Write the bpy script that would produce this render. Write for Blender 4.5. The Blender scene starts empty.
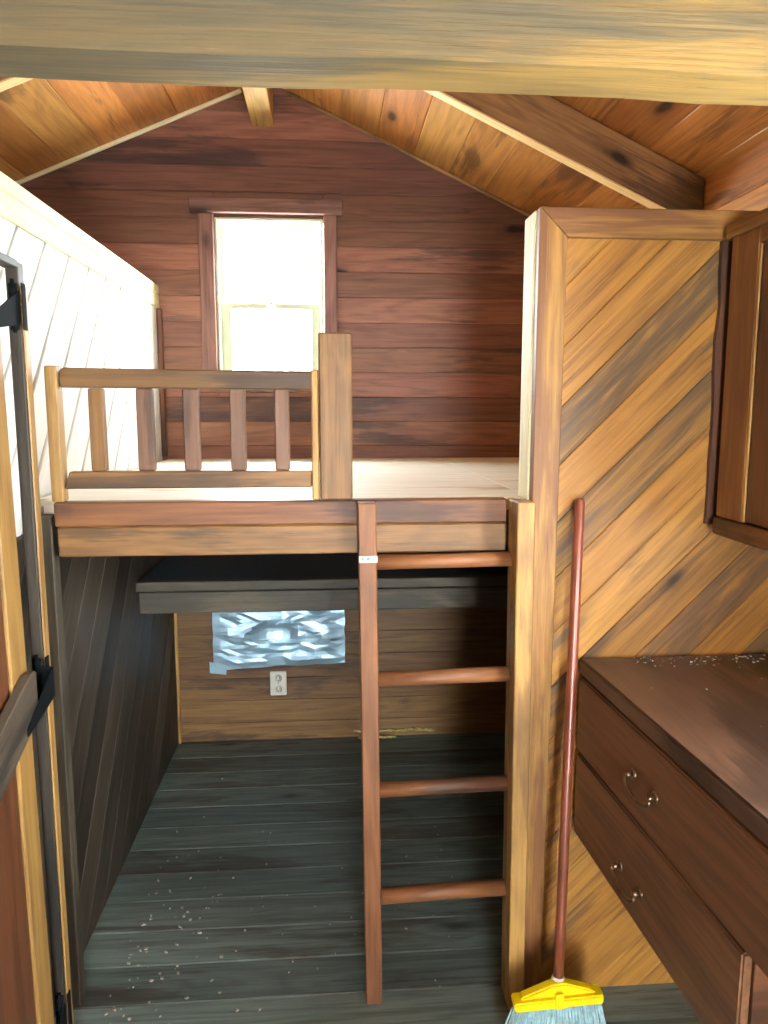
import bpy, bmesh, math, random
from mathutils import Vector as V, Matrix
random.seed(7)
C = bpy.context.scene.collection
UX, UY, UZ = V((1,0,0)), V((0,1,0)), V((0,0,1))

# ------------------------------------------------------------------ mesh builder
class MB:
    """collects solids; every solid stores its own grain coordinates and tint"""
    def __init__(s):
        s.v=[]; s.f=[]; s.gc=[]; s.ti=[]; s.hu=[]; s.mi=[]; s.sm=[]
    def _add(s, bm, gfun, tint, hue, mat, smooth=False):
        n=len(s.v); bm.verts.ensure_lookup_table()
        for i,v in enumerate(bm.verts): v.index=i
        for v in bm.verts:
            s.v.append(v.co.copy()); s.gc.append(gfun(v.co)); s.ti.append(tint); s.hu.append(hue)
        for f in bm.faces:
            s.f.append([n+v.index for v in f.verts]); s.mi.append(mat); s.sm.append(smooth)
        bm.free()
    def prism(s, poly, O, U, W, t0, t1, cham=.003, grain=(1,0), tint=None, hue=None, mat=0, N=None, seg=1, wob=0):
        """poly in the (U,W) plane, extruded along N from t0 to t1"""
        N = N if N is not None else U.cross(W)
        bm=bmesh.new()
        a=sum(poly[i][0]*poly[(i+1)%len(poly)][1]-poly[(i+1)%len(poly)][0]*poly[i][1] for i in range(len(poly)))
        if a<0: poly=poly[::-1]
        lo=[bm.verts.new((p[0],p[1],t0)) for p in poly]; hi=[bm.verts.new((p[0],p[1],t1)) for p in poly]
        bm.faces.new(lo[::-1]); bm.faces.new(hi)
        for i in range(len(poly)):
            j=(i+1)%len(poly); bm.faces.new((lo[i],lo[j],hi[j],hi[i]))
        if cham>0:
            try: bmesh.ops.bevel(bm, geom=bm.edges[:], offset=cham, segments=seg, affect='EDGES', clamp_overlap=True)
            except Exception: pass
        g=V(grain).normalized(); off=V((random.uniform(-40,40),random.uniform(-40,40),random.uniform(-40,40)))
        loc={}
        O=V(O)
        for v in bm.verts:
            c=v.co.copy()
            p=O+U*c.x+W*c.y+N*c.z
            loc[tuple(p)]=V((c.x*g[0]+c.y*g[1], -c.x*g[1]+c.y*g[0], c.z))+off
            v.co=p
        # keep face winding outward whichever way the frame is handed
        if U.cross(W).dot(N)<0: bmesh.ops.reverse_faces(bm, faces=bm.faces[:])
        s._add(bm, lambda co: loc.get(tuple(co), co+off), random.uniform(0,1) if tint is None else tint, random.uniform(0,1) if hue is None else hue, mat)
    def box(s, lo, hi, ax=None, **k):
        """axis-aligned box with the grain along its longest axis (or ax)"""
        lo=V(lo); hi=V(hi); d=hi-lo
        if ax is None: ax=max(range(3), key=lambda i:d[i])
        o=[i for i in range(3) if i!=ax]
        ws=sorted(o,key=lambda i:-d[i]); A=[UX,UY,UZ]
        U,W,N=A[ax],A[ws[0]],A[ws[1]]
        s.prism([(0,0),(d[ax],0),(d[ax],d[ws[0]]),(0,d[ws[0]])], lo, U, W, 0, d[ws[1]], N=N, **k)
    def beam(s, a, b, w, h, up=UZ, **k):
        """a bar from a to b: width w (sideways), height h along up; a,b are the centre line"""
        a=V(a); b=V(b); U=(b-a).normalized(); side=U.cross(up).normalized(); W=side.cross(U).normalized()
        L=(b-a).length
        s.prism([(0,-h/2),(L,-h/2),(L,h/2),(0,h/2)], a, U, W, -w/2, w/2, **k)
    def tube(s, pts, rad, seg=12, cap=True, tint=.5, hue=.5, mat=0, smooth=True, flat=1.0):
        pts=[V(p) for p in pts]; bm=bmesh.new(); rings=[]; gl={}
        off=V((random.uniform(-40,40),random.uniform(-40,40),0)); acc=0
        if not hasattr(rad,'__len__'): rad=[rad]*len(pts)
        ref=None
        for i,p in enumerate(pts):
            d=(pts[min(i+1,len(pts)-1)]-pts[max(i-1,0)]).normalized()
            if ref is None: ref=UZ if abs(d.z)<.9 else UX
            a=d.cross(ref).normalized(); b=a.cross(d).normalized()
            if i: acc+=(p-pts[i-1]).length
            r=[]
            for k in range(seg):
                t=2*math.pi*k/seg; q=p+a*math.cos(t)*rad[i]+b*math.sin(t)*rad[i]*flat
                v=bm.verts.new(q); r.append(v); gl[tuple(v.co)]=V((acc,math.cos(t)*rad[i],math.sin(t)*rad[i]))+off
            rings.append(r)
        for i in range(len(rings)-1):
            for k in range(seg):
                j=(k+1)%seg; bm.faces.new((rings[i][k],rings[i][j],rings[i+1][j],rings[i+1][k]))
        if cap:
            bm.faces.new(rings[0][::-1]); bm.faces.new(rings[-1])
        bmesh.ops.recalc_face_normals(bm, faces=bm.faces[:])
        s._add(bm, lambda co: gl.get(tuple(co),co), tint, hue, mat, smooth)
    def build(s, name, mats, parent=None):
        me=bpy.data.meshes.new(name); me.from_pydata(s.v,[],s.f)
        if not isinstance(mats,(list,tuple)): mats=[mats]
        for m in mats: me.materials.append(m)
        a=me.attributes.new('gc','FLOAT_VECTOR','POINT'); a.data.foreach_set('vector',[x for g in s.gc for x in g])
        a=me.attributes.new('tint','FLOAT','POINT'); a.data.foreach_set('value',s.ti)
        a=me.attributes.new('hue','FLOAT','POINT'); a.data.foreach_set('value',s.hu)
        me.polygons.foreach_set('material_index',s.mi); me.polygons.foreach_set('use_smooth',s.sm); me.update()
        o=bpy.data.objects.new(name,me); C.objects.link(o)
        if parent: o.parent=parent; o.matrix_parent_inverse=Matrix.Translation(-parent.location)
        return o

def tag(o,label,cat=None,group=None,kind=None):
    o['label']=label
    if cat: o['category']=cat
    if group: o['group']=group
    if kind: o['kind']=kind
    return o
def thing(name,label,cat,loc=(0,0,0),group=None,kind=None):
    o=bpy.data.objects.new(name,None); C.objects.link(o); o.location=loc; o.empty_display_size=.05
    return tag(o,label,cat,group,kind)

def clip(poly, n, c):
    """keep the part of a 2-D polygon where n.p <= c"""
    out=[]
    for i in range(len(poly)):
        p,q=poly[i],poly[(i+1)%len(poly)]
        a=n[0]*p[0]+n[1]*p[1]-c; b=n[0]*q[0]+n[1]*q[1]-c
        if a<=0: out.append(p)
        if (a<0<b) or (b<0<a):
            t=a/(a-b); out.append((p[0]+(q[0]-p[0])*t,p[1]+(q[1]-p[1])*t))
    return out
def strips(poly, ang, edges):
    """cut a convex polygon into boards running at angle ang; edges = offsets across"""
    n=(-math.sin(ang),math.cos(ang)); res=[]
    for i in range(len(edges)-1):
        p=clip(clip(poly,n,edges[i+1]),(-n[0],-n[1]),-edges[i])
        area=abs(sum(p[k][0]*p[(k+1)%len(p)][1]-p[(k+1)%len(p)][0]*p[k][1] for k in range(len(p))))/2 if len(p)>2 else 0
        # drop doubled points
        q=[]
        for a in p:
            if not q or math.dist(a,q[-1])>1e-5: q.append(a)
        if len(q)>2 and math.dist(q[0],q[-1])<1e-5: q.pop()
        res.append(q if area>2e-5 and len(q)>2 else None)
    return res
def frange(a,b,d):
    r=[]; x=a
    while x<b+d*.999: r.append(x); x+=d
    return r

# ------------------------------------------------------------------ materials
def hexlin(h):
    r=[int(h[i:i+2],16)/255 for i in (0,2,4)]
    return tuple(c/12.92 if c<=.04045 else ((c+.055)/1.055)**2.4 for c in r)+(1,)
class NT:
    def __init__(s,name):
        s.m=bpy.data.materials.new(name); s.m.use_nodes=True; s.t=s.m.node_tree; s.t.nodes.clear()
        s.out=s.n('ShaderNodeOutputMaterial'); s.b=s.n('ShaderNodeBsdfPrincipled'); s.l(s.b.outputs[0],s.out.inputs[0])
    def n(s,k,**p):
        x=s.t.nodes.new(k)
        for a,b in p.items(): setattr(x,a,b)
        return x
    def l(s,a,b): s.t.links.new(a,b)
    def ramp(s,fac,stops,mode='LINEAR'):
        r=s.n('ShaderNodeValToRGB'); r.color_ramp.interpolation=mode; e=r.color_ramp.elements
        while len(e)<len(stops): e.new(.5)
        for x,(p,c) in zip(e,stops): x.position=p; x.color=c if hasattr(c,'__len__') else (c,c,c,1)
        s.l(fac,r.inputs[0]); return r.outputs[0]
    def mix(s,fac,a,b,mode='MIX'):
        x=s.n('ShaderNodeMix',data_type='RGBA',blend_type=mode)
        for v,i in ((fac,0),(a,6),(b,7)):
            if hasattr(v,'is_linked'): s.l(v,x.inputs[i])
            else: x.inputs[i].default_value=v
        return x.outputs[2]
    def noise(s,vec,scale,detail=4,rough=.55,dist=0,sc=(1,1,1)):
        mp=s.n('ShaderNodeMapping'); mp.inputs['Scale'].default_value=sc; s.l(vec,mp.inputs[0])
        x=s.n('ShaderNodeTexNoise'); x.inputs['Scale'].default_value=scale; x.inputs['Detail'].default_value=detail
        x.inputs['Roughness'].default_value=rough; x.inputs['Distortion'].default_value=dist; s.l(mp.outputs[0],x.inputs['Vector']); return x.outputs[0]

def wood(name, a, b, grain, stain=None, stain_amt=.35, knots=True, rough=.55, spec=.35, bump=.25, gcontrast=.6, tintr=(.7,1.2), stain_scale=1.6):
    """a,b: board colours picked by the hue attribute; grain: colour of the dark grain"""
    N=NT(name); at=N.n('ShaderNodeAttribute',attribute_name='gc'); ti=N.n('ShaderNodeAttribute',attribute_name='tint'); hu=N.n('ShaderNodeAttribute',attribute_name='hue')
    g=at.outputs['Vector']
    base=N.mix(hu.outputs['Fac'],hexlin(a),hexlin(b))
    # broad growth rings drawn out along the board
    big=N.noise(g,3.0,3,.5,1.2,(.35,3.2,3.2)); wv=N.n('ShaderNodeMath',operation='MULTIPLY'); N.l(big,wv.inputs[0]); wv.inputs[1].default_value=9
    fr=N.n('ShaderNodeMath',operation='PINGPONG'); N.l(wv.outputs[0],fr.inputs[0]); fr.inputs[1].default_value=1
    rings=N.ramp(fr.outputs[0],[(.25,0),(.9,1)])
    fine=N.noise(g,10,5,.65,.3,(.35,9,9))
    finer=N.ramp(fine,[(.38,0),(.66,1)])
    m1=N.n('ShaderNodeMath',operation='MULTIPLY_ADD'); N.l(rings,m1.inputs[0]); m1.inputs[1].default_value=.5; 
    m2=N.n('ShaderNodeMath',operation='MULTIPLY'); N.l(finer,m2.inputs[0]); m2.inputs[1].default_value=.6; N.l(m2.outputs[0],m1.inputs[2])
    gf=N.n('ShaderNodeMath',operation='MULTIPLY',use_clamp=True); N.l(m1.outputs[0],gf.inputs[0]); gf.inputs[1].default_value=gcontrast
    col=N.mix(gf.outputs[0],base,hexlin(grain))
    streak=N.noise(g,7,6,.75,.8,(.16,10,10)); st=N.ramp(streak,[(.60,0),(.67,1)])
    s3=N.n('ShaderNodeMath',operation='MULTIPLY'); N.l(st,s3.inputs[0]); s3.inputs[1].default_value=min(.7,gcontrast)
    col=N.mix(s3.outputs[0],col,tuple(x*.55 for x in hexlin(grain)[:3])+(1,))
    if knots:
        mp=N.n('ShaderNodeMapping'); mp.inputs['Scale'].default_value=(2.3,6.5,3.0); N.l(g,mp.inputs[0])
        vo=N.n('ShaderNodeTexVoronoi'); vo.inputs['Scale'].default_value=.8; N.l(mp.outputs[0],vo.inputs['Vector'])
        nz=N.noise(g,14,2); ad=N.n('ShaderNodeMath',operation='MULTIPLY_ADD'); N.l(nz,ad.inputs[0]); ad.inputs[1].default_value=.10; N.l(vo.outputs['Distance'],ad.inputs[2])
        kf=N.ramp(ad.outputs[0],[(.10,1),(.17,.25),(.26,0)])
        kd=tuple(x*.28 for x in hexlin(grain)[:3])+(1,)
        col=N.mix(kf,col,kd)
    if stain:
        sn=N.noise(g,stain_scale,5,.62,.4,(.55,2.4,2.4)); lo=.62-.3*stain_amt
        sk=N.noise(g,9,5,.7,.6,(.22,4.5,4.5))
        sa=N.n('ShaderNodeMath',operation='MULTIPLY_ADD'); N.l(sk,sa.inputs[0]); sa.inputs[1].default_value=.30; N.l(sn,sa.inputs[2])
        sf=N.ramp(sa.outputs[0],[(lo+.15,0),(lo+.20,.7),(lo+.30,1)])
        s2=N.n('ShaderNodeMath',operation='MULTIPLY'); N.l(sf,s2.inputs[0]); s2.inputs[1].default_value=.85
        col=N.mix(s2.outputs[0],col,hexlin(stain))
    mr=N.n('ShaderNodeMapRange'); N.l(ti.outputs['Fac'],mr.inputs[0]); mr.inputs[3].default_value=tintr[0]; mr.inputs[4].default_value=tintr[1]
    cb=N.n('ShaderNodeCombineColor'); 
    for i in range(3): N.l(mr.outputs[0],cb.inputs[i])
    col=N.mix(1.0,col,cb.outputs[0],'MULTIPLY')
    N.l(col,N.b.inputs['Base Color'])
    N.b.inputs['Roughness'].default_value=rough; N.b.inputs['Specular IOR Level'].default_value=spec
    bp=N.n('ShaderNodeBump'); bp.inputs['Strength'].default_value=bump; bp.inputs['Distance'].default_value=.004; N.l(fine,bp.inputs['Height']); N.l(bp.outputs[0],N.b.inputs['Normal'])
    return N.m
def plain(name,c,rough=.5,metal=0,spec=.5,var=.12,scale=30,bump=.0):
    N=NT(name); tc=N.n('ShaderNodeTexCoord'); nz=N.noise(tc.outputs['Object'],scale,4)
    h=hexlin(c); d=tuple(x*(1-var*2) for x in h[:3])+(1,); l=tuple(min(1,x*(1+var)) for x in h[:3])+(1,)
    N.l(N.ramp(nz,[(.3,d),(.7,l)]),N.b.inputs['Base Color']); N.b.inputs['Roughness'].default_value=rough; N.b.inputs['Metallic'].default_value=metal; N.b.inputs['Specular IOR Level'].default_value=spec
    if bump:
        bp=N.n('ShaderNodeBump'); bp.inputs['Strength'].default_value=bump; bp.inputs['Distance'].default_value=.003; N.l(nz,bp.inputs['Height']); N.l(bp.outputs[0],N.b.inputs['Normal'])
    return N.m

M={}
M['back']=wood('red_brown_boards','92604e','8c6a3e','4c2a22','33292a',.16,rough=.5,gcontrast=.55,tintr=(.58,1.12))
M['ceil']=wood('ceiling_boards','c27a3c','d09a52','6a3a1c','4a3626',.15,rough=.45,gcontrast=.5)
M['raft']=wood('rafter_timber','a06c3e','c49a60','553a26','3d3024',.35)
M['beam']=wood('weathered_beam','9a7638','877040','463c26','45463a',.46,rough=.65,stain_scale=.9,bump=.5,tintr=(.75,1.0))
M['pale']=wood('window_lit_boards','e6e6e0','ecebe2','cfcfc6',None,0,knots=False,rough=.6,gcontrast=.35,tintr=(.92,1.02),bump=.1)  # pale tone stands in for strong window light on plain wood
M['cream']=wood('pale_cap_timber','e6ddb0','efe6c4','b8a86c',None,0,rough=.6,gcontrast=.5,tintr=(.9,1.02))  # cream tone carries the window light on the wall cap
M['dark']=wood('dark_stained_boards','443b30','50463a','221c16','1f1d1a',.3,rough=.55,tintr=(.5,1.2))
M['deck']=wood('loft_plywood','f3efe4','ece6d4','cdb890','b98f58',.10,knots=False,rough=.6,gcontrast=.4,tintr=(.97,1.02))  # plywood whitened to carry the window light falling on the loft
M['tan']=wood('tan_pine','805831','8a6a3a','46301d','35281e',.3,rough=.5)
M['lite']=wood('light_pine','ad8446','b88f52','765430','735232',.25,rough=.5)
M['rail']=wood('red_pine','80512f','8a5a38','44291a','35241c',.24,rough=.5)
M['diag']=wood('orange_diagonal_boards','a8702a','b48038','5c3c1a','453a30',.14,rough=.5,tintr=(.5,1.1),stain_scale=1.5,gcontrast=.7)
M['diagstain']=wood('stained_diagonal_boards','a0702e','ac7c3a','54381e','453b33',.68,rough=.5,tintr=(.6,1.1),stain_scale=1.2,gcontrast=.7)
M['frame']=wood('partition_frame','a8773a','b68642','5a3820','6b3f2a',.62,rough=.5,stain_scale=.9)
M['cab']=wood('dark_cabinet','6c3f26','7a4a2b','341d10','2c1c14',.35,rough=.42,spec=.5)
M['count']=wood('worktop_stain','5a4032','664a38','33241b','2c211c',.3,rough=.34,spec=.6,gcontrast=.45,tintr=(.9,1.05))
M['grey']=wood('grey_shelf_board','5e5546','6a5f4c','332d25','3c3830',.25)
M['mauve']=wood('window_casing_wood','8a6458','906a5c','4d322c','3a2d2b',.1)
M['cream2']=wood('lit_rafter_edge','e0b878','e6c48a','b08a50',None,0,knots=False)  # pale colour stands in for light on the rafter undersides
M['drawer']=wood('drawer_front_wood','7c5236','8c6040','462c1c','3a261b',.22,rough=.42,spec=.5,gcontrast=.7)
M['slat']=wood('slat_wood','76533f','836048','44301f','352a22',.15,rough=.5)
M['floor']=wood('painted_floor_boards','6b7a74','76837b','3a3f3b','3f352c',.26,rough=.5,spec=.4,gcontrast=.65,tintr=(.72,1.15))
M['navy']=plain('navy_paint','1d3b47',.6)
M['black']=plain('black_iron','101416',.85,0,.08)
M['vinyl']=plain('window_vinyl','c3c8ae',.4,var=.03)
M['steel']=plain('dull_steel','9a9a94',.6,.6)
M['bronze']=plain('bronze_pull','8a735c',.3,.9)
M['yellow']=plain('yellow_plastic','f2d40a',.4,var=.04)
M['white']=plain('white_plastic','e6e2d6',.4,var=.03)
M['bris']=plain('blue_grey_bristle','b4dbe4',.5,var=.2,scale=60)
M['red']=plain('red_lacquered_handle','84452f',.3,.1,.6,var=.15,scale=12)
M['slot']=plain('outlet_slot','1b1a18',.6)
M['chip']=plain('pale_debris','a8a294',.8,var=.4,scale=200)
M['foam']=plain('dried_foam','b8a86a',.85,var=.3,scale=60)
N=NT('crinkled_foil'); tc=N.n('ShaderNodeTexCoord'); nz=N.noise(tc.outputs['Object'],26,6,.7,1.5,(1,1,2.2))
N.b.inputs['Base Color'].default_value=hexlin('bfe0f2'); n2=N.noise(tc.outputs['Object'],9,5,.65,1.0,(1,1,4)); N.b.inputs['Metallic'].default_value=.7; N.b.inputs['Roughness'].default_value=.46
bp=N.n('ShaderNodeBump'); bp.inputs['Strength'].default_value=.6; bp.inputs['Distance'].default_value=.02; N.l(nz,bp.inputs['Height']); M['foil']=N.m
N=NT('window_glass'); tr=N.n('ShaderNodeBsdfTransparent'); gl=N.n('ShaderNodeBsdfGlossy'); gl.inputs['Roughness'].default_value=.02; mx=N.n('ShaderNodeMixShader'); mx.inputs[0].default_value=.05
N.l(tr.outputs[0],mx.inputs[1]); N.l(gl.outputs[0],mx.inputs[2]); N.l(mx.outputs[0],N.out.inputs[0]); M['glass']=N.m

# ------------------------------------------------------------------ the room shell
YB=3.367; YF=-2.2; XL=-.72; XOL=-1.70; XR=1.19; RX=-.257; RZ=2.93; SL=.417; SR=.4536
def roof(x): return RZ+SL*(x-RX) if x<RX else RZ-SR*(x-RX)
def S(o,label): return tag(o,label,kind='structure')

m=MB()
e=[-2.3]+frange(-2.1415,3.45,.1405)
for i in range(len(e)-1):
    m.prism([(XOL-.1,e[i]),(XR+.1,e[i]),(XR+.1,e[i+1]),(XOL-.1,e[i+1])],(0,0,0),UX,UY,-.03,0,cham=.0035)
S(m.build('floor',M['floor']),'dark grey green painted plank floor under the loft')

# back gable wall: horizontal boards cut round the window opening
wx0,wx1,wz0,wz1=-.485,-.018,1.685,2.372
m=MB()
gable=[(XOL-.1,0),(XR+.1,0),(XR+.1,roof(XR)+.0),(RX,RZ+.03),(XOL-.1,roof(XOL-.1)+.05)]
zs=frange(-.02,2.95,.1085)
for k in range(len(zs)-1):
    z0,z1=zs[k],zs[k+1]; low=z1<.98
    for (xa,xb) in (((XOL-.1,wx0),(wx0,wx1),(wx1,XR+.1)) if (z1>wz0 and z0<wz1) else ((XOL-.1,XR+.1),)):
        inner=(xa==wx0)
        for (a,b) in ((z0,min(z1,wz0)),(max(z0,wz1),z1)) if inner and z1>wz0 and z0<wz1 else ((z0,z1),):
            if b-a<.004: continue
            if inner and a>=wz0-1e-6 and b<=wz1+1e-6: continue
            random.seed(k*5+3); t=random.uniform(0,1); h=random.uniform(0,.3)
            if low: h=random.uniform(.75,1); t=random.uniform(.3,.8)
            if k==1 or k==0: t=.95;h=1
            if k in(23,): t=0.0
            p=[q for q in clip(clip([(xa,a),(xb,a),(xb,b),(xa,b)],(-SL,1),RZ-SL*RX+.02),(SR,1),RZ+SR*RX+.02)]
            r=[]
            for q in p:
                if not r or math.dist(q,r[-1])>1e-4: r.append(q)
            if len(r)>2 and math.dist(r[0],r[-1])<1e-4: r.pop()
            if len(r)<3: continue
            random.seed(k*11)   # the same grain runs on past the window
            m.prism(r,(0,YB,0),UX,UZ,0,.1,cham=.003,tint=t,hue=h,N=UY)
random.seed(21)
S(m.build('wall_back',M['back']),'gable end wall of horizontal red brown boards')

# left knee wall: diagonal boards, window light painted in above the loft floor, dark below
m=MB(); ang=math.atan(1.18)
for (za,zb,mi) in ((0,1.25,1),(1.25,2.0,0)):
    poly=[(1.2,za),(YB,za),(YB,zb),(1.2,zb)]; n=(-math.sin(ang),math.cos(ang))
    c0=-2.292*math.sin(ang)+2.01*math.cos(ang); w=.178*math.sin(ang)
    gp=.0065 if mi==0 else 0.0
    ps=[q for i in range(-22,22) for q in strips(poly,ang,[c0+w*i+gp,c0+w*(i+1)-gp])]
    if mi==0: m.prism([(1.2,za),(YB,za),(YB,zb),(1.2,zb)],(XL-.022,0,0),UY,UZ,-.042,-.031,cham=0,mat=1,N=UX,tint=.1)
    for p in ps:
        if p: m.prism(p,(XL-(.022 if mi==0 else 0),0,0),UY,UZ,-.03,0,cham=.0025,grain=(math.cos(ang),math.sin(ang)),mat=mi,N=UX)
S(m.build('wall_left',[M['pale'],M['dark']]),'low side wall of diagonal boards, pale with painted window light above the bunk and dark below')
m=MB(); m.box((XL-.075,1.2,2.045),(XL-.010,YB,2.083)); m.box((XL-.0215,1.2,1.985),(XL-.010,YB,2.043),tint=.2)
S(m.build('trim_1',M['cream']),'pale timber cap along the window-lit side wall')
m=MB(); m.box((XL-.021,YB-.022,1.345),(XL+.002,YB-.001,1.984)); S(m.build('trim_2',M['cab']),'dark corner batten where window-lit side wall meets the gable')
m=MB(); m.box((XL+.001,YB-.02,0),(XL+.014,YB-.001,.8)); S(m.build('trim_3',M['lite']),'thin yellow corner batten below the loft')

# outer walls and front wall with a doorway, right wall with a side window
m=MB(); 
for z0 in frange(0,1.8,.15): m.box((XOL-.1,YF,z0),(XOL,YB+.1,z0+.15),ax=1)
m.box((XOL-.1,YF,1.95),(XOL,YB+.1,2.42),ax=1)
S(m.build('wall_outer',M['dark']),'dark board wall beyond the window-lit side wall')
m=MB(); ry0,ry1,rz0,rz1=.2,.95,1.02,1.85
for z0 in frange(0,2.25,.135):
    z1=z0+.135
    if z1<rz0 or z0>rz1: m.box((XR,YF,z0),(XR+.1,YB+.1,z1),ax=1)
    else:
        m.box((XR,YF,z0),(XR+.1,ry0,z1),ax=1); m.box((XR,ry1,z0),(XR+.1,YB+.1,z1),ax=1)
S(m.build('wall_right',M['ceil']),'brown board side wall above the cupboards')
m=MB(); dx0,dx1,dz=-.06,.54,1.95
for x0 in frange(XOL,XR,.17):
    x1=min(x0+.17,XR+.1)
    if x1<=dx0 or x0>=dx1: m.box((x0,YF-.1,0),(x1,YF,3.0),ax=2)
    else:
        m.box((x0,YF-.1,dz),(x1,YF,3.0),ax=2)
        if x0<dx0: m.box((x0,YF-.1,0),(dx0,YF,dz),ax=2)
        if x1>dx1: m.box((dx1,YF-.1,0),(x1,YF,dz),ax=2)
S(m.build('wall_front',M['ceil']),'board wall with an open doorway behind the viewer')
# ceiling: boards run along the ridge on both slopes
m=MB()
for side in (0,1):
    sl=SL if side==0 else -SR; xe=XOL-.15 if side==0 else XR+.12
    U=V((1,0,sl)).normalized()*(1 if side else -1); Nn=V((-sl,0,1)).normalized()
    L=abs(xe-RX)*math.hypot(1,sl); step=.172
    st=frange(.006 if side else .05,L,step); st=[0]+st; st[-1]=L
    for i in range(len(st)-1):
        if st[i+1]-st[i]<.01: continue
        m.prism([(st[i],YF-.15),(st[i+1],YF-.15),(st[i+1],YB+.12),(st[i],YB+.12)],(RX,0,RZ),U,UY,0,.03,cham=.004,grain=(0,1),N=Nn)
S(m.build('ceiling',M['ceil']),'sloping ceiling of brown boards running along the ridge')
# thin trim along the gable rake
m=MB()
m.beam((-1.62,YB-.008,roof(-1.62)-.008),(RX-.1,YB-.008,roof(RX-.1)-.008),.014,.016,up=UZ)
S(m.build('trim_4',M['cream']),'thin pale strip along the gable slope beside the window-lit wall')
m=MB(); m.beam((RX+.1,YB-.008,roof(RX+.1)-.008),(XR-.02,YB-.008,roof(XR-.02)-.008),.014,.012,up=UZ)
S(m.build('trim_5',M['raft']),'thin brown strip along the gable slope beside the partition')

# ------------------------------------------------------------------ back window
w=thing('window_1','bright sash window in the gable wall above the loft',None,((wx0+wx1)/2,YB,wz0),kind='structure')
def part(m,name,mat,par): return m.build(name,mat,par)
m=MB(); d=.022
m.box((wx0-.066,YB-d,wz0-.03),(wx0-.002,YB-.001,2.383)); m.box((wx1+.002,YB-d,wz0-.03),(wx1+.058,YB-.001,2.383))
part(m,'casing',M['mauve'],w)
m=MB(); m.box((wx0-.10,YB-.034,2.384),(wx1+.085,YB-.001,2.445)); part(m,'head_board',M['mauve'],w)
m=MB(); m.box((wx0-.07,YB-.05,wz0-.06),(wx1+.06,YB-.001,wz0-.031)); part(m,'sill',M['cab'],w)
m=MB(); fw=.014
y0,y1=YB-.004,YB+.098
m.box((wx0+.001,y0,wz0+.001),(wx0+fw,y1,wz1-.001)); m.box((wx1-fw,y0,wz0+.001),(wx1-.001,y1,wz1-.001))
m.box((wx0+fw,y0,wz1-fw),(wx1-fw,y1,wz1-.001)); m.box((wx0+fw,y0,wz0+.001),(wx1-fw,y1,wz0+fw))
part(m,'window_frame',M['vinyl'],w)
def sash(x0,x1,z0,z1,y,st,name):
    m=MB(); t=.024
    m.box((x0,y,z0),(x0+st,y+t,z1)); m.box((x1-st,y,z0),(x1,y+t,z1)); m.box((x0+st,y,z1-.026),(x1-st,y+t,z1)); m.box((x0+st,y,z0),(x1-st,y+t,z0+.026))
    s=part(m,name,M['vinyl'],w)
    m=MB(); m.box((x0+st-.003,y+.010,z0+.02),(x1-st+.003,y+.014,z1-.02),cham=0); g=m.build('pane',M['glass'],None); g.parent=s
    return s
xa,xb=wx0+fw+.001,wx1-fw-.001
sash(xa,xb,2.0,wz1-fw-.002,YB+.062,.026,'sash')
s=sash(xa,xb,wz0+fw+.002,2.018,YB+.03,.042,'sash')
m=MB(); m.box((-.27,YB+.012,2.005),(-.235,YB+.029,2.015)); m.tube([(-.252,YB+.016,2.015),(-.252,YB+.016,2.026)],.008); lk=m.build('sash_lock',M['white'],None); lk.parent=s
# side window by the counter, behind the frame
w2=thing('window_2','side window above the near end of the worktop',None,(XR,(ry0+ry1)/2,rz0),kind='structure')
m=MB()
for (a,b,c,dd) in ((ry0-.05,ry0+.03,rz0-.05,rz1+.05),(ry1-.03,ry1+.05,rz0-.05,rz1+.05)): m.box((XR-.02,a,c),(XR-.001,b,dd))
m.box((XR-.02,ry0+.03,rz1-.03),(XR-.001,ry1-.03,rz1+.05)); m.box((XR-.02,ry0+.03,rz0-.05),(XR-.001,ry1-.03,rz0+.03))
part(m,'casing',M['cab'],w2)
m=MB(); m.box((XR+.04,ry0+.002,rz0+.002),(XR+.045,ry1-.002,rz1-.002),cham=0); part(m,'pane',M['glass'],w2)

# ------------------------------------------------------------------ roof timbers
m=MB(); rng=random.Random(4)
# rough tie beam: hewn section with a wavy lower arris
bm_z0=1.985; bx0,bx1=-1.69,XR-.001; nseg=26
pts=[]
m.prism([(bx0,bm_z0+.016)]+[(bx0+(bx1-bx0)*i/nseg,bm_z0+.016*(1-i/nseg)+rng.uniform(-.003,.003)) for i in range(1,nseg)]+[(bx1,bm_z0),(bx1,2.235),(bx0,2.235)],(0,1.007,0),UX,UZ,0,.093,cham=.006,tint=.6,hue=.4,N=UY)
tag(m.build('tie_beam',M['beam']),'thick weathered yellow brown beam spanning the room overhead in front','beam')
def rafter(x0,x1,label):
    m=MB(); h=.150
    a=[(x0,roof(x0)-.003),(x1,roof(x1)-.003),(x1,roof(x1)-h),(x0,roof(x0)-h)]
    s=(roof(x1)-roof(x0)); g=(x1-x0,s)
    m.prism(a,(0,2.37,0),UX,UZ,0,.042,cham=.003,grain=g,tint=.5,hue=.3,N=UY)
    m.prism([(a[3][0],a[3][1]-.001),(a[2][0],a[2][1]-.001),(a[2][0],a[2][1]-.007),(a[3][0],a[3][1]-.007)],(0,2.369,0),UX,UZ,0,.044,cham=.001,grain=g,tint=.9,hue=1,N=UY,mat=1)  # thin pale layer paints bounced light onto the rafter underside
    return tag(m.build('rafter',[M['raft'],M['cream2']]),label,'rafter',None)
rafter(RX+.06,XR-.004,'brown rafter sloping down to the wooden partition top')
rafter(XOL+.004,RX-.06,'brown rafter sloping down above the window-lit side wall')
m=MB(); m.box((-.313,1.25,2.742),(-.222,YB-.001,RZ-.045),tint=.7,hue=.8)
tag(m.build('ridge_beam',M['lite']),'pale ridge beam at the roof peak above the window','beam')

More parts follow.
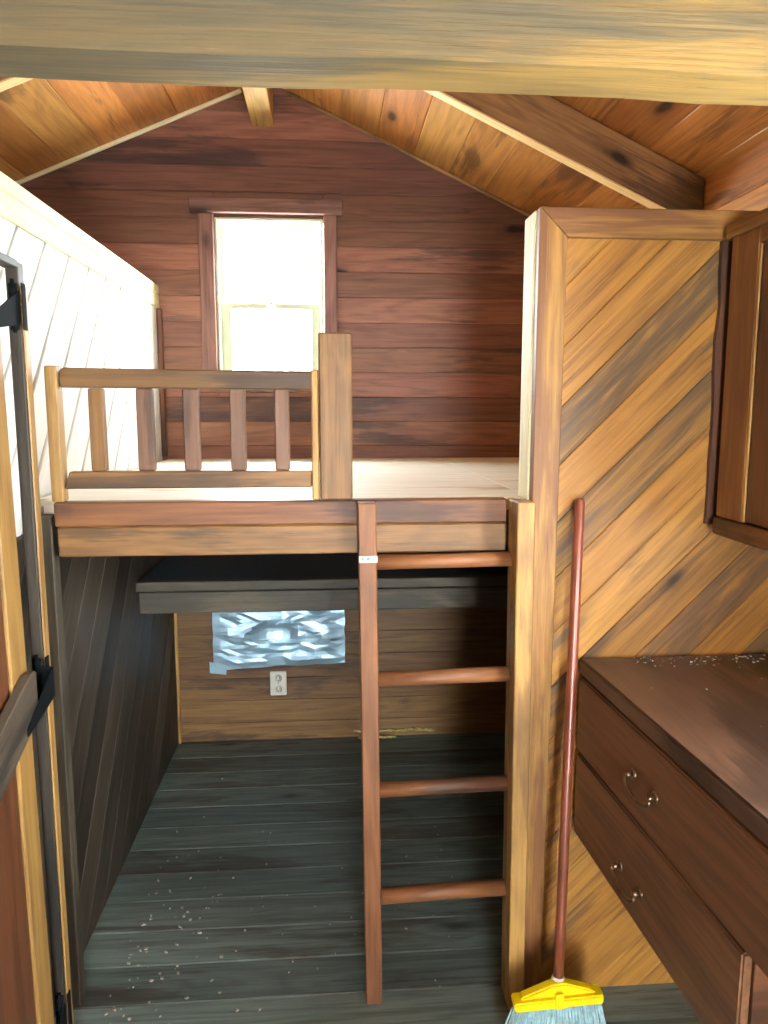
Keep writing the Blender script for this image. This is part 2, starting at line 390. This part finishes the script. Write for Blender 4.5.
# ------------------------------------------------------------------ diagonal partition
w=thing('wall_partition','tall partition of diagonal orange boards beside the ladder',None,(.83,1.75,0),kind='structure')
PX=.488; PT=2.014
m=MB(); ang=math.radians(45); r2=math.sqrt(.5)
ed=[(.72+.14*i)*r2 for i in range(-16,12)]
tints=[.9,.8,.7,.55,.85,.75,.6,.8,.7,.8,.65,.8,.5,.8,.75,.62,.8,.5,.9,.85,.8,.95,.8,.9,.8,.8,.8]
for i,p in enumerate(strips([(.54,.0),(XR-.001,0),(XR-.001,1.96),(.54,1.96)],ang,ed)):
    if p: m.prism(p,(0,1.762,0),UX,UZ,0,.04,cham=.0025,grain=(1,1),tint=tints[i%len(tints)],N=UY,mat=1 if i in (17,15) else 0)
part(m,'diagonal_boards',[M['diag'],M['diagstain']],w)
m=MB(); m.prism([(PX,0),(.548,0),(.556,PT-.067),(PX+.001,PT)],(0,1.75,0),UX,UZ,0,.03,cham=.002,grain=(0,1),tint=.5,hue=.8,N=UY); part(m,'stile',M['frame'],w)
m=MB(); m.prism([(PX+.001,PT),(.556,PT-.067),(XR-.001,PT-.067),(XR-.001,PT)],(0,1.75,0),UX,UZ,0,.03,cham=.002,grain=(1,0),tint=.45,hue=.2,N=UY); part(m,'top_rail',M['frame'],w)
m=MB(); m.box((PX-.004,1.781,0),(PX+.012,1.868,PT-.001)); m.box((PX+.012,1.803,PT-.03),(XR-.001,1.868,PT-.001)); part(m,'end_board',M['cream'],w)  # cream end board has the window light put into its colour
m=MB(); m.box((PX+.012,1.85,0),(XR-.001,1.868,PT-.03)); part(m,'back_boards',M['dark'],w)
m=MB(); prng=random.Random(3)
zz=[1.27+i*.075 for i in range(10)]
m.prism([(.929+prng.uniform(-.004,.004),z) for z in zz]+[(.968,zz[-1]),(.968,zz[0])],(0,1.748,0),UX,UZ,0,.013,cham=.001,grain=(0,1),tint=.1,N=UY); part(m,'corner_strip',M['cab'],w)

# ------------------------------------------------------------------ loft
lf=thing('loft_platform','raised bunk platform with a pale plywood deck below the window','bunk',(0,1.87,1.2))
m=MB()
for (a,b) in ((-.7195,-.1),(-.1,.5),(.5,1.189)): m.box((a,1.870,1.315),(b,3.3665,1.333),ax=0,cham=.001)
part(m,'deck',M['deck'],lf)
for x in (-.4,0.0,.35,.8):
    m=MB(); m.box((x,1.872,1.225),(x+.038,3.3668,1.3145),ax=1); part(m,'joist',M['dark'],lf)
fb=thing('bunk_front_beam','two brown boards stacked along the front edge of the bunk','beam',(0,1.79,1.2))
m=MB(); m.box((-.654,1.79,1.273),(.438,1.828,1.333),cham=.004,tint=.5,hue=.1); part(m,'upper_board',M['rail'],fb)
m=MB(); m.box((-.650,1.792,1.200),(.438,1.828,1.2725),cham=.004,tint=.6); part(m,'lower_board',M['tan'],fb)
m=MB(); m.box((-.690,1.8285,1.300),(.482,1.8695,1.333),cham=.001); part(m,'edge_strip',M['deck'],fb)
m=MB(); m.box((-.660,1.8285,1.201),(.438,1.905,1.2245)); part(m,'ledger',M['dark'],fb)
m=MB(); m.box((-.700,1.80,0.001),(-.664,1.84,1.299),tint=.2); part(m,'support_post',M['grey'],fb)

rl=thing('loft_railing','low tan railing with five slats along the loft edge','railing',(-.34,1.80,1.334))
m=MB(); m.prism([(-.626,1.602),(-.040,1.598),(-.040,1.640),(-.618,1.648),(-.626,1.640)],(0,1.797,0),UX,UZ,0,.03,cham=.003,N=UY,tint=.1); part(m,'top_rail',M['tan'],rl)
m=MB(); m.prism([(-.628,1.364),(-.043,1.364),(-.043,1.405),(-.615,1.405)],(0,1.797,0),UX,UZ,0,.03,cham=.003,N=UY,tint=.6,hue=.2); part(m,'bottom_rail',M['tan'],rl)
for a,b in ((-.565,-.529),(-.455,-.416),(-.347,-.309),(-.237,-.2),(-.131,-.096)):
    m=MB(); m.box((a,1.802,1.4055),(b,1.822,1.6005),tint=.35+.4*((a*37)%1),hue=.2); part(m,'slat',M['tan'] if a<-.5 else M['slat'],rl)
m=MB(); m.box((-.657,1.790,1.334),(-.629,1.828,1.652)); part(m,'end_post',M['lite'],rl)
m=MB(); m.box((-.0425,1.792,1.334),(-.025,1.828,1.645)); part(m,'end_post',M['lite'],rl)
m=MB(); m.box((-.024,1.785,1.334),(.055,1.826,1.731),cham=.004,tint=.5,hue=.3)
tag(m.build('newel_post',M['tan']),'short wide brown post standing on the loft edge by the ladder top','post')

# shelf under the loft
sh=thing('under_loft_shelf','dark shelf with a board front across the space under the loft','shelf',(0,2.7,.81))
m=MB(); m.box((-.705,2.745,.905),(1.185,3.365,.925),cham=.002); part(m,'shelf_top',M['navy'],sh)
m=MB(); m.box((-.712,2.70,.889),(1.185,2.743,.926),tint=.5); part(m,'front_board',M['grey'],sh)
m=MB(); m.box((-.700,2.695,.808),(1.185,2.743,.888),tint=.45); part(m,'front_board',M['grey'],sh)

# ------------------------------------------------------------------ ladder
ld=thing('ladder','brown wooden ladder with four round rungs leaning at the loft edge','ladder',(.27,1.745,0))
m=MB(); m.prism([(.082,.002),(.124,.002),(.110,1.330),(.065,1.330)],(0,1.745,0),UX,UZ,0,.044,cham=.003,grain=(0,1),N=UY,tint=.6); lr=part(m,'side_rail',M['rail'],ld)
m=MB(); m.prism([(.449,.002),(.490,.002),(.484,1.335),(.440,1.335)],(0,1.70,0),UX,UZ,0,.049,cham=.003,grain=(0,1),N=UY,tint=.6); m.prism([(.449,.002),(.4835,.002),(.483,1.333),(.440,1.333)],(0,1.7495,0),UX,UZ,0,.038,cham=.003,grain=(0,1),N=UY,tint=.3)
rr=part(m,'side_rail',M['lite'],ld); rr['label']='pale yellow right side rail'
for z,dz in ((1.184,.004),(.888,.006),(.595,.006),(.302,.008)):
    a=.065+(.082-.065)*(1-z/1.33)+.0435; b=.440+(.009)*(1-z/1.335)
    m=MB(); rr_=.0185+.003*(1.184-z); m.tube([(a,1.767,z-dz/2),((a+b)/2,1.767,z+random.uniform(-.001,.001)),(b,1.767,z+dz/2)],[rr_,rr_-.001,rr_],seg=14,tint=random.uniform(.3,.9)); part(m,'rung',M['rail'],ld)
m=MB(); m.box((.067,1.742,1.186),(.113,1.7448,1.203),cham=.0005)
for x in (.076,.090,.104): m.tube([(x,1.7422,1.195),(x,1.7405,1.195)],.003,seg=8)
part(m,'bracket',M['steel'],ld)

# ------------------------------------------------------------------ open door and jamb at the left
m=MB(); jx0,jx1,jy=-.645,-.618,1.585
m.prism([(0,0.001),(.03,.001),(.03,1.845),(0,1.845)],(jx0,jy,0),UY,UZ,0,jx1-jx0-.002,cham=.002,grain=(0,1),N=UX,tint=.2,mat=0)
m.box((jx1-.002,jy+.002,.05),(jx1+.003,jy+.03,1.80),mat=1,tint=.0)  # paler face paints window light on the jamb's room side
m.box((jx0,1.2,1.83),(jx1,jy-.001,1.848),mat=0,tint=.2)
jb=m.build('trim_6',[M['dark'],M['lite']]); S(jb,'dark door frame with a pale edge beside the loft post')
dr=thing('door_1','open batten door with a diagonal brace and black hinges',None,(-.64,1.52,0.02),kind='structure')
def sl(y,z): return y+ (1.0-z)*.022     # the leaf sags: its edge leans
m=MB(); ys=[.62,.78,.94,1.10,1.26,1.435]
for i in range(5):
    a,b=ys[i],ys[i+1]; m.prism([(sl(a,.03),.03),(sl(b,.03),.03),(sl(b,1.8),1.8),(sl(a,1.8),1.8)],(-.650,0,0),UY,UZ,0,.022,cham=.003,grain=(0,1),N=UX,hue=.2,tint=.15)
part(m,'boards',M['cab'],dr)
m=MB(); m.prism([(sl(1.435,.03),.03),(sl(1.508,.03),.03),(sl(1.508,1.8),1.8),(sl(1.435,1.8),1.8)],(-.650,0,0),UY,UZ,0,.028,cham=.003,grain=(0,1),N=UX,tint=.1); part(m,'stile',M['lite'],dr)
m=MB(); g=(1.0,.35); m.prism([(.70,.60),(1.496,.925),(1.496,1.025),(1.47,1.025),(.70,.715)],(-.6215,0,0),UY,UZ,0,.022,cham=.003,grain=g,N=UX,tint=.9); part(m,'brace',M['dark'],dr)
def hinge(z,arm):
    m=MB(); hx=jx1-.012; hy=jy-.006
    for k in range(3): m.tube([(hx,hy,z-.045+k*.031),(hx,hy,z-.045+k*.031+.029)],.008,seg=12)
    m.tube([(hx,hy,z-.05),(hx,hy,z+.055)],.004,seg=8)
    if arm: m.prism([(hy-.004,z+.03),(hy-.004,z-.035),(sl(1.43,z),z-.062),(sl(1.43,z),z-.048)],(-.5985 if arm==1 else -.6205,0,0),UY,UZ,0,.003,cham=0,N=UX)
    m.prism([(hy+.002,z-.045),(hy+.02,z-.045),(hy+.02,z+.048),(hy+.002,z+.048)],(jx1+.0035,0,0),UY,UZ,0,.002,cham=0,N=UX)
    m.box((hx-.002,hy-.004,z-.03),(-.597 if arm==1 else -.6175,hy-.001,z+.03),cham=0)
    return part(m,'hinge',M['black'],dr)
hinge(.975,1); hinge(1.755,2); hinge(.17,2)

# ------------------------------------------------------------------ counter and drawers
def fx(y): return .618+(1.75-y)*.045
ct=MB(); yn=.35
ct.prism([(fx(1.745),1.745),(XR-.002,1.745),(XR-.002,yn),(fx(yn),yn)],(0,0,.893),UX,UY,0,.042,cham=.006,seg=2,grain=(0,1),tint=.6)
tag(ct.build('worktop',M['count']),'dark brown stained worktop with crumbs along the partition','worktop')
du=thing('drawer_unit','dark brown two-drawer unit hung beneath the worktop','drawers',(.9,1.2,.5))
m=MB(); 
m.prism([(fx(1.745)+.022,1.744),(XR-.002,1.744),(XR-.002,1.724),(fx(1.72)+.022,1.724)],(0,0,.474),UX,UY,0,.418,cham=.001,grain=(1,0))
m.prism([(fx(1.03)+.022,1.03),(XR-.002,1.03),(XR-.002,1.05),(fx(1.05)+.022,1.05)],(0,0,.474),UX,UY,0,.206,cham=.001,grain=(1,0))
m.prism([(fx(1.724)+.03,1.723),(XR-.002,1.723),(XR-.002,1.051),(fx(1.05)+.03,1.051)],(0,0,.478),UX,UY,0,.012,cham=.001,grain=(0,1))
m.prism([(fx(1.724)+.03,1.723),(XR-.002,1.723),(XR-.002,.4),(fx(.4)+.03,.4)],(0,0,.681),UX,UY,0,.012,cham=.001,grain=(0,1))
m.prism([(fx(.38)+.022,.38),(XR-.002,.38),(XR-.002,.4),(fx(.4)+.022,.4)],(0,0,.681),UX,UY,0,.21,cham=.001,grain=(1,0))
part(m,'body',M['cab'],du)
def drawer(z0,z1,ya,yb,hy,hz,name):
    m=MB(); a=V((fx(yb),yb,0)); b=V((fx(ya),ya,0)); U=(b-a).normalized(); L=(b-a).length
    m.prism([(0,z0),(L,z0),(L,z1),(0,z1)],a,U,UZ,-.02,0,cham=.004,seg=2,grain=(1,0),N=U.cross(UZ),tint=.5)
    d=m.build(name,M['drawer'],du)
    # bail pull: two posts, back plates and a curved bail
    m=MB(); n=U.cross(UZ); n=n if n.x<0 else -n
    P=lambda t,out,z: V((fx(hy),hy,z))+U*t+n*out
    for t in (-.048,.048):
        m.tube([P(t,.0005,hz),P(t,.004,hz),P(t,.005,hz)],[.013,.012,.006],seg=14); m.tube([P(t,.005,hz),P(t,.018,hz)],[.005,.006],seg=10)
    m.tube([P(.055*math.cos(q),.017+.004*math.sin(q),hz-.003-.026*math.sin(q)) for q in [math.pi*i/14 for i in range(15)]],[.0035+.0022*math.sin(math.pi*i/14) for i in range(15)],seg=10)
    h=m.build('handle',M['bronze'],None); h.parent=d
    return d
drawer(.695,.888,.40,1.742,1.378,.79,'drawer')
drawer(.472,.688,1.03,1.742,1.42,.555,'drawer')

# wall cabinet
wc=thing('wall_cabinet','dark brown wall cupboard with a framed board door above the worktop','cupboard',(1.05,1.2,1.26))
cx=.936; c0,c1=1.06,1.725; cz0,cz1=1.262,1.965
m=MB(); m.box((cx+.024,c1-.02,cz0),(XR-.002,c1,cz1)); m.box((cx+.024,c0,cz0),(XR-.002,c0+.02,cz1)); m.box((cx+.024,c0+.02,cz0),(XR-.002,c1-.02,cz0+.02),ax=1); m.box((cx+.024,c0+.02,cz1-.02),(XR-.002,c1-.02,cz1),ax=1)
m.box((cx-.004,c0,cz0-.012),(cx+.022,c1+.003,cz0+.03),ax=1,tint=.25,cham=.005)
part(m,'body',M['cab'],wc)
m=MB(); m.box((cx+.002,c1-.115,cz0+.031),(cx+.023,c1,cz1),ax=2,tint=.6,hue=.9); part(m,'stile',M['frame'],wc)
m=MB(); m.box((cx+.001,c0,cz1-.055),(cx+.023,c1-.116,cz1),ax=1,tint=.3); m.box((cx-.014,c0,cz1-.022),(cx,c1+.003,cz1+.008),ax=1,tint=.2,cham=.004); part(m,'top_rail',M['frame'],wc)
m=MB(); ys=[c0,1.2,1.33,1.47,c1-.120]
for i in range(4): m.box((cx+.008,ys[i],cz0+.033),(cx+.022,ys[i+1],cz1-.058),ax=2,hue=.1,cham=.003)
dd=part(m,'door',M['cab'],wc)
m=MB(); m.box((cx+.003,c1-.1195,cz0+.033),(cx+.0075,c1-.116,cz1-.058),cham=.0005); part(m,'edge_bead',M['lite'],wc)

# ------------------------------------------------------------------ broom
br=thing('broom','broom with red brown handle and yellow head propped against the partition','broom',(.54,1.58,0))
top=V((.602,1.735,1.339)); bot=V((.540,1.588,.178)); ax=(bot-top).normalized()
m=MB(); ptz=[top+(bot-top)*t for t in (0,.004,.012,.3,.6,.9,1)]
m.tube(ptz,[.006,.010,.0125,.0128,.0128,.0128,.0125],seg=18); part(m,'handle',M['red'],br)
m=MB(); m.tube([bot-ax*.012,bot,bot+ax*.010,bot+ax*.02],[.0145,.017,.017,.015],seg=18); part(m,'collar',M['white'],br)
# head frame: X axis tilted in roll
HX=V((.998,.0,.055)).normalized(); HY=V((0,1,0)); HZ=HX.cross(HY).normalized(); HO=V((.536,1.578,.140))
m=MB()
m.prism([(-.108,-.012),(.108,-.012),(.110,.012),(-.110,.012)],HO,HX,HZ,-.021,.021,cham=.004,seg=2,N=HY)
m.prism([(-.094,.0125),(.094,.0125),(.086,.021),(.020,.046),(-.014,.046),(-.088,.021)],HO,HX,HZ,-.013,.013,cham=.004,seg=2,N=HY)
m.prism([(-.012,-.010),(.012,-.010),(.010,.03),(-.010,.03)],HO,HX,HZ,-.024,-.0205,cham=.001,N=HY)
part(m,'head',M['yellow'],br)
m=MB(); q=random.Random(9)
for i in range(30):
    for j in range(4):
        u=-.100+.200*i/29+q.uniform(-.002,.002); v=-.014+.028*j/3+q.uniform(-.002,.002)
        a=HO+HX*u+HY*v-HZ*.010; tgt=V((HO.x+u*1.22+q.uniform(-.004,.004),HO.y+v*1.9+q.uniform(-.004,.004),.002+q.uniform(0,.006)))
        mid=(a+tgt)/2+V((u*.05,0,0)); m.tube([a,mid,tgt],[.0021,.0023,.0018],seg=5)
part(m,'bristles',M['bris'],br)

# ------------------------------------------------------------------ small fittings on the back wall
ol=thing('power_outlet','ivory power outlet on the boards below the foil','outlet',(-.25,YB,.277))
m=MB(); m.box((-.289,YB-.006,.218),(-.212,YB-.0005,.336),cham=.003,seg=2); pl=part(m,'cover_plate',M['white'],ol)
for z in (.303,.251):
    m=MB(); m.tube([(-.2505,YB-.0062,z),(-.2505,YB-.0085,z)],.017,seg=18)
    so=part(m,'socket',M['white'],ol)
    m=MB()
    for x in (-.257,-.245): m.box((x-.001,YB-.0095,z-.001),(x+.001,YB-.0086,z+.008),cham=0)
    m.tube([(-.2505,YB-.0086,z-.008),(-.2505,YB-.0094,z-.008)],.0022,seg=8)
    sl_=m.build('slots',M['slot'],None); sl_.parent=so
m=MB(); m.tube([(-.2505,YB-.0062,.277),(-.2505,YB-.0075,.277)],.003,seg=10); part(m,'screw',M['steel'],ol)

# crinkled foil taped under the shelf
me=bpy.data.meshes.new('foil_sheet'); bm=bmesh.new(); nx,nz=17,20; from mathutils import noise as NZ
x0,x1,z0,z1=-.548,.063,.362,.690; gr=[]
fr=random.Random(12)
def hgt(u,v):
    """crumpled foil: flat facets in long sideways creases round a smooth half-round swelling"""
    h=.014+.012*NZ.noise((u*5,v*13,1.3))+fr.uniform(-.005,.005)
    r=((u-.46)/.19)**2+((v-.42)/.26)**2
    if v>.42 and r<1: h=.014+.045*math.sqrt(max(0,1-r))
    ed=min(u,1-u,v,1-v); return YB-.002-max(.001,h*min(1,ed*9+.12))
for j in range(nz+1):
    row=[]
    for i in range(nx+1):
        u,v=i/nx,j/nz; x=x0+(x1-x0)*u+.004*NZ.noise((v*7,u,2)); z=z0+(z1-z0)*v + (.010*NZ.noise((u*5,0,7))+ (-.012+.02*u if True else 0))*(1-v)
        row.append(bm.verts.new((x,hgt(u,v),z)))
    gr.append(row)
for j in range(nz):
    for i in range(nx): bm.faces.new((gr[j][i],gr[j][i+1],gr[j+1][i+1],gr[j+1][i]))
# folded tab at the lower corner
tv=[bm.verts.new(p) for p in ((-.566,YB-.006,.336),(-.49,YB-.007,.326),(-.486,YB-.012,.372),(-.566,YB-.010,.392))]; bm.faces.new(tv)
bmesh.ops.triangulate(bm,faces=bm.faces[:])
bmesh.ops.solidify(bm,geom=bm.faces[:],thickness=.0006)
bm.to_mesh(me); bm.free(); me.materials.append(M['foil']); fo=bpy.data.objects.new('foil_sheet',me); C.objects.link(fo)
tag(fo,'crinkled silver foil sheet taped on the back wall under the shelf','foil')

# foam bead along the back wall foot
m=MB(); q=random.Random(2)
for (xa,xb,zz) in ((.10,.50,.028),(.12,.30,.004)):
    n=22; m.tube([(xa+(xb-xa)*i/n,YB-.006-(.02 if zz<.01 else 0),zz+q.uniform(-.003,.005)) for i in range(n+1)],[.004+q.uniform(0,.005) for i in range(n+1)],seg=7)
S(m.build('trim_7',M['foam']),'bead of yellow foam along the foot of the gable wall')

# ------------------------------------------------------------------ loose debris
def crumbs(name,spots,label):
    m=MB(); q=random.Random(11)
    for (x,y,z,s) in spots:
        a=q.uniform(0,math.pi); U=V((math.cos(a),math.sin(a),0)); W=V((-math.sin(a),math.cos(a),0))
        n=q.randint(4,6); poly=[(s*q.uniform(.6,1.2)*math.cos(2*math.pi*i/n),s*q.uniform(.4,.8)*math.sin(2*math.pi*i/n)) for i in range(n)]
        m.prism(poly,(x,y,z),U,W,0,s*q.uniform(.4,.9),cham=0,N=UZ)
    return tag(m.build(name,M['chip']),label,'debris',kind='stuff')
q=random.Random(5); sp=[]
for i in range(70):
    y=1.72+abs(q.gauss(0,.35)); sp.append((-.60+abs(q.gauss(0,.12)),y,.0005,q.uniform(.002,.007)))
for i in range(70):
    sp.append((q.uniform(-.5,.42),q.uniform(1.6,2.6),.0005,q.uniform(.0015,.005)))
crumbs('floor_debris',sp,'pale wood crumbs scattered over the dark floor boards')
sp=[]
for i in range(120):
    sp.append((q.uniform(.74,1.17),1.738-abs(q.gauss(0,.035)),.9355,q.uniform(.001,.0042)))
for i in range(14): sp.append((q.uniform(.68,1.1),q.uniform(1.0,1.7),.9355,q.uniform(.001,.003)))
crumbs('worktop_crumbs',sp,'pale crumbs on the brown worktop by the partition')

# ------------------------------------------------------------------ light: sky through the openings
sc=bpy.context.scene
wd=bpy.data.worlds.new('sky'); sc.world=wd; wd.use_nodes=True; bg=wd.node_tree.nodes['Background']; bg.inputs[0].default_value=(.89,.97,1,1)
wt=wd.node_tree; tcw=wt.nodes.new('ShaderNodeTexCoord'); sx=wt.nodes.new('ShaderNodeSeparateXYZ'); ma=wt.nodes.new('ShaderNodeMath'); ma.operation='MULTIPLY_ADD'
wt.links.new(tcw.outputs['Generated'],sx.inputs[0]); wt.links.new(sx.outputs[1],ma.inputs[0]); ma.inputs[1].default_value=-1; ma.inputs[2].default_value=32; wt.links.new(ma.outputs[0],bg.inputs[1])   # overcast sky, 
def portal(name,loc,rot,sx,sy):
    l=bpy.data.lights.new(name,'AREA'); l.shape='RECTANGLE'; l.size=sx; l.size_y=sy; l.cycles.is_portal=True
    o=bpy.data.objects.new(name,l); C.objects.link(o); o.location=loc; o.rotation_euler=rot; return o
R=math.radians
portal('window_portal',((wx0+wx1)/2,YB+.13,(wz0+wz1)/2),(R(-90),0,0),wx1-wx0,wz1-wz0)
portal('doorway_portal',((dx0+dx1)/2,YF-.12,dz/2),(R(90),0,0),dx1-dx0,dz)
portal('side_window_portal',(XR+.12,(ry0+ry1)/2,(rz0+rz1)/2),(0,R(90),0),rz1-rz0,ry1-ry0)

# ------------------------------------------------------------------ camera and view
cam=bpy.data.cameras.new('camera'); cam.sensor_fit='VERTICAL'; cam.sensor_height=24; cam.lens=24*740/1024; cam.clip_start=.02
co=bpy.data.objects.new('camera',cam); C.objects.link(co); co.location=(0,0,1.55); co.rotation_euler=(R(90-7.85),0,R(-4.2)); sc.camera=co
vs=sc.view_settings; sc.display_settings.display_device='sRGB'; vs.view_transform='Standard'; vs.look='None'; vs.gamma=1; vs.use_curve_mapping=False; vs.exposure=.95
sc.cycles.max_bounces=12; sc.cycles.diffuse_bounces=6; sc.cycles.use_denoising=True
